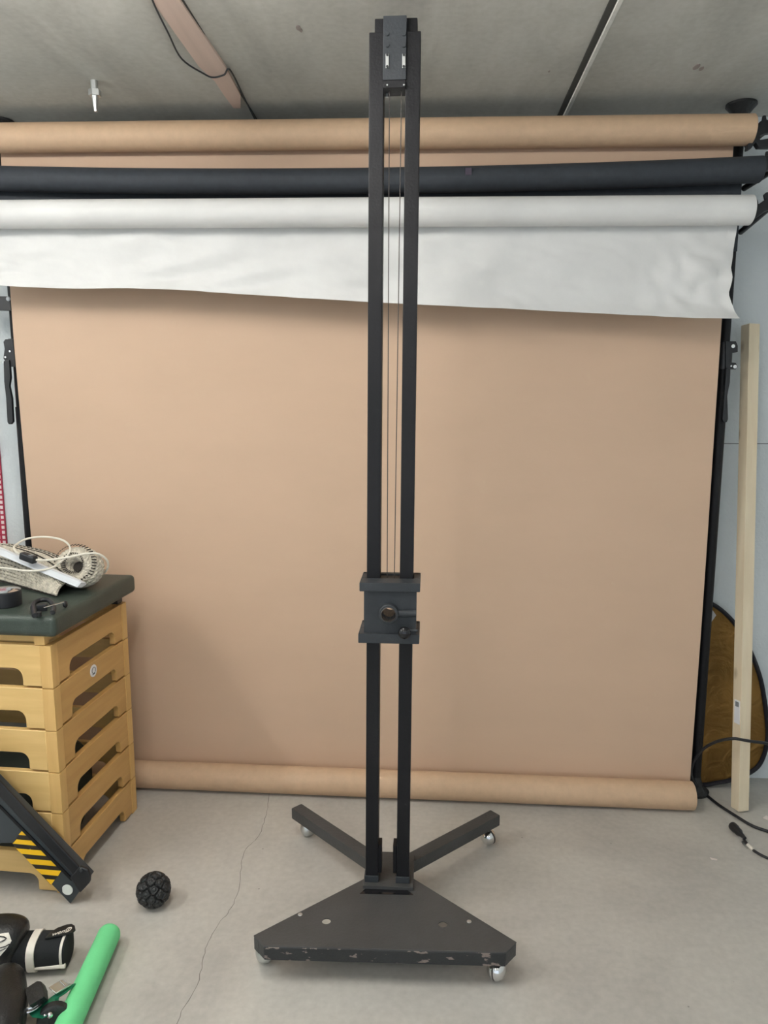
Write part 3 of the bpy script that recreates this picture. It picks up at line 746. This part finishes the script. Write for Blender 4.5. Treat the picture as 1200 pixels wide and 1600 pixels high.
# white profile (angled plastic trunking)
A_ = aY(-60, 838, 2.60); B_ = aY(126, 915, 2.44)
pf = empty('light_bar', (A_+B_)/2, 'white angular plastic light bar resting across the rope bag', 'light bar')
d = (B_-A_).normalized(); sd = d.cross(Vector((0, 0, 1))).normalized(); up = sd.cross(d)
sec = [(-0.022, 0.0), (-0.016, 0.010), (0.006, 0.016), (0.020, 0.004), (0.022, 0.0), (0.0, -0.006)]
MB().prism([A_+sd*s_+up*u_ for s_, u_ in sec], B_-A_, 0.0012, 2).build('bar_body', 'plastic_w', pf)
MB().prism([B_+sd*s_*1.01+up*u_*1.01 for s_, u_ in sec], d*0.006, 0.001, 1).build('end_cap', 'plastic_w', pf)
MB().prism([A_+sd*s_+up*u_ for s_, u_ in ((-0.010, 0.0135), (-0.010, 0.0150), (0.004, 0.0175), (0.004, 0.0160))], (B_-A_)*0.99, 0).build('diffuser_strip', 'sticker', pf)
# ivory flex with black inline switch
cw = empty('power_flex', aY(60, 870, 2.56), 'ivory flex with a black inline switch looped on top of the rope bag', 'cable')
lp = [(-40, 882, 2.470), (10, 888, 2.470), (45, 892, 2.450), (75, 889, 2.470), (95, 878, 2.500), (110, 860, 2.550), (100, 845, 2.590), (72, 839, 2.630), (42, 842, 2.620), (23, 853, 2.570), (25, 862, 2.510), (34, 867, 2.470)]
MB().tubepath(spline([aY(x, y, Y) for x, y, Y in lp], 8), 0.0038, 8).build('flex', 'cable_w', cw)
lp = [(56, 875, 2.458), (75, 875, 2.47), (105, 871, 2.475), (135, 865, 2.485), (155, 866, 2.50), (168, 877, 2.52), (167, 890, 2.55), (157, 899, 2.60), (146, 903, 2.655)]
MB().tubepath(spline([aY(x, y, Y) for x, y, Y in lp], 8), 0.0038, 8).build('flex', 'cable_w', cw)
a, c = aY(30, 866, 2.475), aY(59, 877, 2.455); d = (c-a); mt = Matrix.Translation((a+c)/2)@d.to_track_quat('X', 'Z').to_matrix().to_4x4()
sw = MB().box(-0.031, 0.031, -0.013, 0.013, -0.013, 0.013, 0.007, 3, mt).build('inline_switch', 'plastic', cw)
MB().box(0.006, 0.018, -0.010, 0.006, 0.010, 0.0145, 0.001, 1, mt).build('switch_button', 'ink', sw)
# black screw clamp
cpn = aZ(72, 958, PZ); ck_ = empty('screw_clamp', cpn, 'small black screw clamp with a metal rod on the front of the green pad', 'clamp')
def zz(x, y, h): return aZ(x, y, PZ+h)
MB().tubepath(spline([zz(54, 962, 0.008), zz(52, 945, 0.014), zz(62, 938, 0.018), (zz(76, 938, 0.018)), zz(84, 948, 0.014), zz(82, 957, 0.009)], 5), 0.008, 10).build('clamp_jaw', 'plastic', ck_)
MB().box(-0.016, 0.016, -0.014, 0.014, 0, 0.022, 0.004, 2, Matrix.Translation(zz(66, 954, 0))@Matrix.Rotation(0.5, 4, 'Z')).build('clamp_block', 'plastic', ck_)
MB().cyl(zz(68, 950, 0.02), zz(100, 941, 0.02), 0.0025, n=10).build('screw_rod', 'chrome', ck_)
q = zz(102, 944, 0.012); MB().sphere(q, 0.0115, (0.6, 1, 1)).build('knob', 'plastic', ck_)
q = zz(60, 963, 0.0); MB().cyl(q, q+Vector((0, 0, 0.014)), 0.010, n=18).build('rubber_pad', 'rubber', ck_)
# black tape reel with silver lid
q = aZ(0, 950, PZ)+Vector((-0.0, 0.035, 0)); tp = empty('tape_reel', q, 'black round reel with a silver disc on top at the left of the green pad', 'reel')
MB().lathe([(0.01, 0), (0.048, 0), (0.050, 0.002), (0.050, 0.048), (0.048, 0.05), (0.01, 0.05)], q, (0, 0, 1), 40).build('reel_body', 'plastic', tp)
MB().lathe([(0.005, 0), (0.047, 0), (0.049, 0.002), (0.040, 0.006), (0.015, 0.009), (0.005, 0.009)], q+Vector((0, 0, 0.05)), (0, 0, 1), 40).build('disc', 'chrome', tp)

# red and white grid (crate side) behind at the left
rg0 = aY(-60, 840, 3.14); gr = empty('lattice_panel', (rg0.x, 3.14, 0.85), 'dark red lattice panel with pale squares on the wall at the left edge', 'lattice')
b = MB(); w = MB(); X1 = aY(9.5, 842, 3.14).x; X0 = X1-0.40; zt_ = 1.75; zb_ = 0.85
def lean(x, z): return Vector((x, WY-0.008, z))
nz = int((zt_-zb_)/0.0225); 
b.prism([lean(X0, zb_), lean(X1, zb_), lean(X1, zt_), lean(X0, zt_)], (0, 0.007, 0)); b.build('red_panel', 'red', gr)
for i in range(nz):
    z = zb_+0.006+i*0.0225
    for j in range(17):
        x = X1-0.004-0.013-j*0.0235
        w.prism([lean(x, z)+Vector((0, -0.001, 0)), lean(x+0.013, z)+Vector((0, -0.001, 0)), lean(x+0.013, z+0.014)+Vector((0, -0.001, 0)), lean(x, z+0.014)+Vector((0, -0.001, 0))], (0, 0.002, 0))
w.build('pale_squares', 'pinkwhite', gr, smooth=False)

# ------------------------------------------------------------------ hazard striped beam in front of the boxes
YB_ = 2.165
hb = empty('striped_steel_beam', aY(110, 1415, YB_), 'dark steel beam with yellow and black hazard stripes tilted before the beech vault box', 'beam')
def hp(x, y, off=0.0):
    r_ = ray(x, y); k_ = (YB_-off+0.09*1.15)/(r_.y-0.09*r_.x)
    return r_*k_+Vector((0, 0, EYE))
zoff = -aY(110, 1415, YB_).z+0.0005
def hv(x, y, off=0.0): return hp(x, y, off)+Vector((0, 0, zoff))
b = MB(); b.prism([hv(110, 1415), hv(19, 1320), (hv(-90, 1323)), hv(-90, 1135), hv(-2, 1227), hv(140, 1374)], (0, 0.035, 0), 0.0015, 1)
b.build('side_plate', 'beam', hb)
b = MB(); b.prism([hv(-90, 1128), hv(-90, 1150), hv(0, 1244), hv(121, 1372), hv(132, 1362), hv(3, 1222)], (0, -0.010, 0), 0.004, 3); b.build('top_rail', 'plastic', hb)
b = MB(); b.prism([hv(-90, 1168), hv(-90, 1172), hv(112, 1378), hv(115, 1375)], (0, -0.004, 0), 0); b.build('ridge', 'blk', hb)
b = MB(); b.prism([hv(112, 1370), hv(127, 1353), hv(140, 1358), hv(144, 1367), hv(143, 1378), hv(128, 1394)], (0, -0.014, 0), 0.005, 3); ec = b.build('end_cap', 'plastic', hb)
q = hv(127, 1362, 0.014); MB().cyl(q, q+Vector((0, -0.003, 0)), 0.006, n=14).build('screw', 'blk2', ec)
b = MB(); b.prism([hv(*p, 0.0) for p in ((35, 1300), (97, 1363), (80, 1385), (19.5, 1320))], (0, -0.0012, 0), 0); hz = b.build('hazard_label', 'hazblack', hb)
stripes = [[(35, 1300), (43, 1308), (29, 1307)], [(26, 1314), (51, 1316), (58, 1324), (20, 1320.5)], [(25, 1328), (66, 1331.5), (74, 1340), (34, 1336.5)],
           [(41, 1344), (82, 1347.5), (89, 1356), (49, 1352.5)], [(56, 1360), (96, 1363), (91, 1371), (65, 1368.5)], [(72, 1376), (86, 1377), (80, 1385)]]
b = MB()
for s_ in stripes: b.prism([hv(x, y, 0.0012) for x, y in s_], (0, -0.0006, 0), 0)
b.build('yellow_stripes', 'yellow', hz)
q = hv(105.5, 1392.5); b = MB(); b.cyl(q, q+Vector((0, -0.0015, 0)), 0.0185, n=32); b.build('white_dot', 'dot', hb)

# ------------------------------------------------------------------ massage ball
q = aZ(236, 1424, 0.0); rr = 0.056; c = Vector((q.x, q.y+0.03, rr))
bm = bmesh.new(); bmesh.ops.create_icosphere(bm, subdivisions=6, radius=1)
pts = []
for i in range(46):
    z = 1-2*(i+0.5)/46; a = i*2.39996; s_ = math.sqrt(1-z*z); pts.append(Vector((s_*math.cos(a), s_*math.sin(a), z)))
for v in bm.verts:
    n_ = v.co.normalized(); ds = sorted(((n_-p).length for p in pts))[:2]
    gap = ds[1]-ds[0]
    h = 0.85+0.15*min(1, gap/0.14)**0.7+0.02*math.exp(-(ds[0]/0.10)**2)-0.03*math.exp(-((ds[0]-0.12)/0.03)**2)
    v.co = n_*h
m_ = max(-v.co.z for v in bm.verts)
for v in bm.verts: v.co = v.co*(rr/m_)+Vector((c.x, c.y, rr))
k = MB(); k._merge(bm); tag(k.build('massage_ball', 'rubber'), 'black knobbly rubber massage ball on the concrete floor', 'ball')

# ------------------------------------------------------------------ green foam tube
RN = 0.034
e0 = aZ(173, 1455, RN)+Vector((0.0, 0.0, 0)); e1 = aZ(102, 1612, RN); d = (e1-e0).normalized(); e1 = e0+d*1.1
prof = [(0.004, 0), (0.024, 0.001), (0.031, 0.006), (RN, 0.016)]+[(RN, 0.016+(1.06)*k/10) for k in range(1, 11)]+[(0.03, 1.095), (0.004, 1.10)]
tag(MB().lathe(prof, (e0.x, e0.y, RN+0.0005), d, 36).build('foam_tube', 'noodle'), 'green foam tube lying on the floor at the lower left', 'foam tube')

# ------------------------------------------------------------------ boxing gloves
def blob(name, parent, m, skel, sub=2):
    """organic body: skinned chain of (point, radius)"""
    me = bpy.data.meshes.new(name); off = WL[parent.name]
    vs = [Vector(p)-off for p, r in skel]; me.from_pydata(vs, [(i, i+1) for i in range(len(vs)-1)], [])
    o = bpy.data.objects.new(name, me); COL.objects.link(o)
    md = o.modifiers.new('s', 'SKIN'); me.skin_vertices.new() if hasattr(me.skin_vertices, 'new') and not me.skin_vertices else None
    for i, (p, r) in enumerate(skel):
        rx = r if isinstance(r, tuple) else (r, r); me.skin_vertices[0].data[i].radius = rx
    me.skin_vertices[0].data[0].use_root = True
    o.modifiers.new('u', 'SUBSURF').levels = sub
    bpy.context.view_layer.update()
    m2 = bpy.data.meshes.new_from_object(o.evaluated_get(bpy.context.evaluated_depsgraph_get()))
    bpy.data.objects.remove(o); m2.materials.clear(); m2.materials.append(M[m])
    for p in m2.polygons: p.use_smooth = True
    z = min(v.co.z for v in m2.vertices)+off.z
    if z < 0:
        for v in m2.vertices:
            if v.co.z+off.z < 0.001: v.co.z = 0.001-off.z
    o2 = bpy.data.objects.new(name, m2); COL.objects.link(o2); o2.parent = parent; WL[o2.name] = off
    return o2
g1 = empty('boxing_glove', aZ(60, 1500, 0), 'black boxing glove with white-trimmed cuff and a white panel, lying on the floor', 'boxing glove')
def fz(x, y, z): return aZ(x, y, z)
blob('glove_body', g1, 'leather', [(fz(-75, 1500, 0.075), 0.055), (fz(-50, 1490, 0.08), 0.075), (fz(-25, 1474, 0.085), 0.082), (fz(5, 1471, 0.085), 0.082), (fz(24, 1473, 0.080), 0.076), (fz(37, 1477, 0.072), 0.058)])
# cuff: tapering oval sleeve along the floor towards the right
def cuff(x0, x1, name, m, rA, rB, grow=0.0):
    K0, K1 = fz(30, 1486, 0.052), fz(109, 1482, 0.050); c0_ = K0.lerp(K1, (x0-30)/79); c1_ = K0.lerp(K1, (x1-30)/79)
    b = bmesh.new(); rings = []; n = 40; d_ = (c1_-c0_).normalized(); sd_ = d_.cross(Vector((0, 0, 1))).normalized()
    for t_, off_ in ((0, 0), (0.02, grow), (0.98, grow), (1, 0)):
        cc = c0_.lerp(c1_, t_); ra = rA[0]+(rB[0]-rA[0])*t_+off_; rh = rA[1]+(rB[1]-rA[1])*t_+off_
        rings.append([b.verts.new(cc+sd_*ra*math.copysign(abs(math.cos(a))**0.75, math.cos(a))+Vector((0, 0, rh*math.copysign(abs(math.sin(a))**0.75, math.sin(a))))) for a in [2*math.pi*k_/n for k_ in range(n)]])
    for A2, B2 in zip(rings[:-1], rings[1:]):
        for k_ in range(n): b.faces.new((A2[k_], A2[(k_+1) % n], B2[(k_+1) % n], B2[k_]))
    b.faces.new(rings[0][::-1]); b.faces.new(rings[-1]); bmesh.ops.recalc_face_normals(b, faces=b.faces[:])
    mm = MB(); mm._merge(b); return mm.build(name, m, g1)
cuff(30, 107.5, 'cuff', 'velvet', (0.053, 0.046), (0.047, 0.044))
cuff(50.5, 63, 'white_band', 'ivory', (0.053, 0.046), (0.053, 0.046), 0.0022)
cuff(101, 105, 'cuff_edge', 'ivory', (0.0475, 0.0443), (0.0472, 0.0442), 0.0018)
MB().tubepath([fz(30, 1511, 0.030), fz(55, 1512, 0.030), fz(80, 1511, 0.030), fz(102, 1509, 0.031)], 0.0065, 8).build('lower_trim', 'ivory', g1)
# strap tab with lettering
tb0 = [(70, 1466), (78, 1456), (90, 1449), (104, 1444), (112, 1443), (117, 1446), (118, 1452), (112, 1457), (98, 1460), (84, 1463)]
b = MB(); b.prism([fz(x, y, 0.104) for x, y in tb0], (0, 0, -0.006), 0.002, 2); tabo = b.build('strap_tab', 'leather', g1)
a, c = fz(79, 1461, 0.105), fz(115, 1450, 0.105); dx = (c-a).normalized()
upv = (fz(100, 1442, 0.105)-fz(100, 1462, 0.105)).normalized(); nz_ = dx.cross(upv).normalized(); upv = nz_.cross(dx)
mt = Matrix((( dx.x, upv.x, nz_.x, 0), (dx.y, upv.y, nz_.y, 0), (dx.z, upv.z, nz_.z, 0), (0, 0, 0, 1)))
text_mesh('wemt', 0.021, Matrix.Translation(fz(80, 1463, 0.105))@mt, 'lettering', 'ivory', tabo, shear=0.5)
text_mesh('C', 0.026, Matrix.Translation(fz(115, 1449, 0.105))@mt@Matrix.Rotation(math.pi, 4, 'Z')@Matrix.Translation((0, -0.006, 0)), 'lettering', 'ivory', tabo, shear=0.5)
# white panel on the glove
pn = [(-30, 1463), (13.5, 1457), (18, 1470), (16, 1474), (9, 1484), (0, 1494), (-30, 1502)]
from mathutils.bvhtree import BVHTree
gb = [o for o in COL.objects if o.name.startswith('glove_body')][0]
bv = BVHTree.FromPolygons([v.co+WL[g1.name] for v in gb.data.vertices], [tuple(p.vertices) for p in gb.data.polygons])
cam0 = Vector((0, 0, EYE))
def onglove(x, y, lift=0.002):
    r_ = ray(x, y).normalized(); h = bv.ray_cast(cam0, r_)
    return (h[0]-r_*lift) if h[0] else fz(x, y, 0.1)
def patch(poly, name, m, lift):
    b = bmesh.new(); vs = [b.verts.new(Vector((x, y, 0))) for x, y in poly]; b.faces.new(vs)
    bmesh.ops.triangulate(b, faces=b.faces[:]); bmesh.ops.subdivide_edges(b, edges=b.edges[:], cuts=5, use_grid_fill=True)
    for v in b.verts: v.co = onglove(v.co.x, v.co.y, lift)
    bmesh.ops.recalc_face_normals(b, faces=b.faces[:]); bmesh.ops.solidify(b, geom=b.faces[:], thickness=0.001)
    mm = MB(); mm._merge(b); return mm.build(name, m, g1)
patch(pn, 'white_panel', 'ivory', 0.0025)
b = MB(); b.tubepath([onglove(x, y, 0.004) for x, y in ((-14, 1462), (-2, 1463), (6, 1464), (10, 1466), (7, 1469), (0, 1472), (-14, 1475))], 0.0018, 6)
b.tubepath([onglove(x, y, 0.004) for x, y in ((-14, 1484), (0, 1481), (8, 1479), (15, 1475))], 0.0014, 6)
b.tubepath([onglove(x, y, 0.004) for x, y in ((-14, 1489), (0, 1486), (10, 1481))], 0.0010, 6); b.build('panel_lines', 'gloss', g1)
# second glove in front
g2 = empty('boxing_glove', aZ(10, 1560, 0), 'plain black boxing glove at the lower left corner, in front of the white-panelled one', 'boxing glove')
blob('glove_body', g2, 'leather', [(fz(22, 1512, 0.085), 0.032), (fz(12, 1530, 0.08), 0.054), (fz(2, 1555, 0.078), 0.070), (fz(2, 1590, 0.078), 0.072), (fz(-5, 1625, 0.075), 0.06), (fz(-10, 1650, 0.07), 0.045)])

# ------------------------------------------------------------------ castor wheel with brake
cs = empty('braked_castor', aZ(75, 1590, 0), 'green metal castor wheel with chrome brake pedal beside the green foam tube', 'castor')
w0 = fz(84, 1590, 0.045)
MB().lathe([(0.008, -0.014), (0.036, -0.014), (0.041, -0.010), (0.042, 0), (0.041, 0.010), (0.036, 0.014), (0.008, 0.014)], (w0.x, w0.y, 0.0425), (0.45, -1, 0.1), 36).build('wheel', 'rubber', cs)
b = MB(); b.prism([fz(x, y, 0.07) for x, y in ((112, 1537.5), (112, 1541), (97, 1554), (86, 1561), (83, 1580), (66, 1592), (50, 1590), (44, 1583), (60, 1572), (87, 1552))], (0.006, 0.012, -0.006), 0.001, 1); b.build('fork', 'greenmetal', cs)
b = MB(); b.prism([fz(x, y, 0.082) for x, y in ((76, 1542), (99, 1529), (112, 1537.5), (87, 1552))], (0, 0, -0.004), 0.001, 1); pd = b.build('brake_pedal', 'dull', cs)
for (xa, ya, xb, yb2) in ((94, 1533, 102, 1541), (99, 1530, 108, 1538)):
    MB().cyl(fz(xa, ya, 0.083), fz(xb, yb2, 0.083), 0.0016, n=8).build('rib', 'chrome', pd)
b = MB(); b.prism([fz(x, y, 0.105) for x, y in ((38, 1545), (58, 1532), (64, 1533), (68, 1543), (69, 1557), (45, 1572))], (0.0, 0.02, -0.03), 0.004, 2); b.build('rubber_block', 'rubber', cs)
MB().tubepath([fz(42+ (66-42)*t_, 1576-14*t_-2*math.sin(t_*3.14)*-1.6, 0.085) for t_ in [k_/8 for k_ in range(9)]], 0.004, 8).build('swivel_ring', 'chrome', cs)
MB().tubepath([fz(42+ (64-42)*t_, 1582-12*t_+2*math.sin(t_*3.14), 0.080) for t_ in [k_/8 for k_ in range(9)]], 0.0025, 8).build('swivel_ring', 'chrome', cs)
q = fz(78, 1586, 0.07); MB().sphere(q, 0.008).build('axle_bolt', 'chrome', cs)
q = fz(70, 1587, 0.068); MB().sphere(q, 0.005).build('axle_bolt', 'chrome', cs)

# ------------------------------------------------------------------ right side: reflector, batten, cables
YR = 3.085
out = [(1085, 946), (1105, 945), (1122, 953), (1139, 968), (1152, 984), (1166, 1008), (1178, 1035), (1188, 1065), (1194, 1098), (1198, 1130), (1199, 1155), (1194, 1180), (1184, 1200), (1166, 1213), (1145, 1221), (1120, 1226), (1092, 1229)]
z_of = aY(1100, 1229, 3.0).z
def rp(x, y):
    # the disc leans: foot away from the wall, top touching it
    t_ = (1229-y)/288.0; return aY(x, y, 3.055+0.06*t_)
ow = [rp(x, y) for x, y in out]
cxm = ow[0].x-0.02
mir = [Vector((2*cxm-p.x, p.y, p.z)) for p in ow[1:-1]][::-1]
zmin = min(p.z for p in ow); loop = [p-Vector((0, 0, zmin-0.012)) for p in spline(ow+mir, 4, True)]
rf = empty('photo_reflector', (cxm, 3.06, 0), 'oval gold reflector with black rim leaning on the wall behind the right pole', 'reflector')
MB().tubepath(loop, 0.0155, 10, closed=True, flat=0.6).build('rim', 'goldrim', rf)
cen = sum(loop, Vector())/len(loop)
b = bmesh.new(); rings = []
for s_ in [k_/14 for k_ in range(1, 15)]:
    rings.append([b.verts.new(Vector((cen.x+(p.x-cen.x)*s_, cen.y+(p.y-cen.y)*s_+0.006*noise.noise(Vector((p.x*9*s_, p.z*6*s_, s_*3)))*(1-s_), cen.z+(p.z-cen.z)*s_))) for p in loop])
cv = b.verts.new(cen); n = len(loop)
for k_ in range(n): b.faces.new((cv, rings[0][k_], rings[0][(k_+1) % n]))
for A2, B2 in zip(rings[:-1], rings[1:]):
    for k_ in range(n): b.faces.new((A2[k_], B2[k_], B2[(k_+1) % n], A2[(k_+1) % n]))
bmesh.ops.recalc_face_normals(b, faces=b.faces[:]); mm = MB(); mm._merge(b); mm.build('gold_fabric', 'gold', rf, ang=180)
b = MB(); b.prism([rp(x, y)+Vector((0, -0.012, 0.006)) for x, y in ((1098, 947), (1112, 955), (1117, 962), (1110, 972), (1098, 978))], (0, -0.002, 0)); b.build('silver_corner', 'silverfab', rf)

# pine batten leaning
f0 = aZ(1148, 1268, 0); f1 = aZ(1153, 1273, 0.0); f2_ = aZ(1170, 1272, 0)
bt_top_z = aY(1175, 505, 3.06).z
th = 0.052; wd = 0.049
bp0 = Vector(((f0.x+f2_.x)/2, f2_.y+0.028, 0)); top = aY(1173.5, 507, 3.07); top = Vector((top.x, 3.075, top.z))
ba = empty('pine_batten', bp0, 'long square pine batten leaning upright on the wall at right', 'wood batten')
d = (top-bp0); L_ = d.length; qz = d.normalized()
ax = Vector((1, 0.0, 0)); ax = (Matrix.Rotation(R(16), 3, 'Z')@ax); ay = qz.cross(ax).normalized(); ax = ay.cross(qz).normalized()
mt = Matrix(((ax.x, ay.x, qz.x, bp0.x), (ax.y, ay.y, qz.y, bp0.y), (ax.z, ay.z, qz.z, bp0.z), (0, 0, 0, 1)))
b = MB(); b.box(-0.024, 0.024, -0.024, 0.024, 0.005, L_, 0.003, 2, mt)
bo = b.build('batten', 'pine', ba)
bm = bmesh.new()
tz = (1140-0)/1.0
def bz(y): return (aY(1155, y, 2.9).z)/qz.z
z1_, z0_ = bz(1097), bz(1132)
b = MB(); b.box(-0.0255, -0.0238, -0.019, 0.013, z0_, z1_, 0, 1, mt); sk = b.build('price_label', 'sticker', ba)
b = MB()
for k_ in range(7): b.box(-0.0262, -0.0250, -0.013+0.003*k_, -0.0115+0.003*k_, z1_-0.026, z1_-0.006, 0, 1, mt)
b.build('barcode', 'ink', sk)

# cables on the floor
cbp = [aZ(x, y, z) for x, y, z in [(1240, 1312, 0.0062), (1200, 1299, 0.0062), (1175, 1290, 0.0062), (1150, 1275, 0.0062), (1125, 1259, 0.0062), (1107, 1245, 0.0062), (1096, 1236, 0.0065)]]
cbp += [aY(x, y, Y) for x, y, Y in ((1084, 1222, 2.955), (1080, 1205, 2.96), (1084, 1190, 2.955), (1096, 1173, 2.94), (1112, 1162, 2.90), (1130, 1156, 2.86), (1147, 1154, 2.83), (1160, 1156, 2.825), (1175, 1158.5, 2.835), (1200, 1162, 2.86), (1230, 1172, 2.90))]
cb = MB().tubepath(spline(cbp, 6), 0.006, 10)
tag(cb.build('power_cable', 'plastic'), 'thick black cable looping around the wooden batten and trailing on the floor', 'cable')
pl = empty('plug_cable', aZ(1150, 1297, 0), 'black cable end with socket and a white tag on the floor at right', 'cable')
a = aZ(1144, 1291, 0.014); c = aZ(1158, 1305, 0.014); d = (c-a)
MB().lathe([(0.006, 0), (0.015, 0.0), (0.0165, 0.004), (0.0165, 0.024), (0.014, 0.030), (0.0145, 0.045), (0.009, 0.058), (0.006, 0.085)], a+Vector((0, 0, 0.003)), d, 24).build('connector', 'plastic', pl)
pc = spline([aZ(1162, 1311, 0.008), aZ(1168, 1319, 0.006), aZ(1178, 1329, 0.005), aZ(1200, 1341, 0.005), aZ(1240, 1355, 0.005)], 6)
MB().tubepath(pc, 0.005, 10).build('cord', 'plastic', pl)
MB().cyl(aZ(1168.5, 1320, 0.0065), aZ(1177, 1328, 0.0060), 0.0068, n=16).build('white_tag', 'ivory', pl)
MB().prism([aZ(x, y, 0.004) for x, y in ((1158, 1316), (1162, 1313), (1170, 1323), (1167, 1326))], (0, 0, 0.001)).build('clear_tag_end', 'dull', pl)
tag(MB().prism([aZ(x, y, 0.0) for x, y in ((1192, 1279), (1197, 1276), (1206, 1280), (1202, 1283))], (0, 0, 0.006), 0.001, 1).build('chip_of_wood', 'dust'), 'small pale chip of wood on the floor at the right edge', 'chip')
tag(MB().prism([aZ(x, y, 0.0) for x, y in ((1109, 1340), (1113, 1341.5), (1121, 1343), (1120, 1344.5), (1112, 1343.5))], (0, 0, 0.002)).build('paper_scrap', 'dust'), 'thin pale scrap on the floor in front of the right cables', 'scrap')
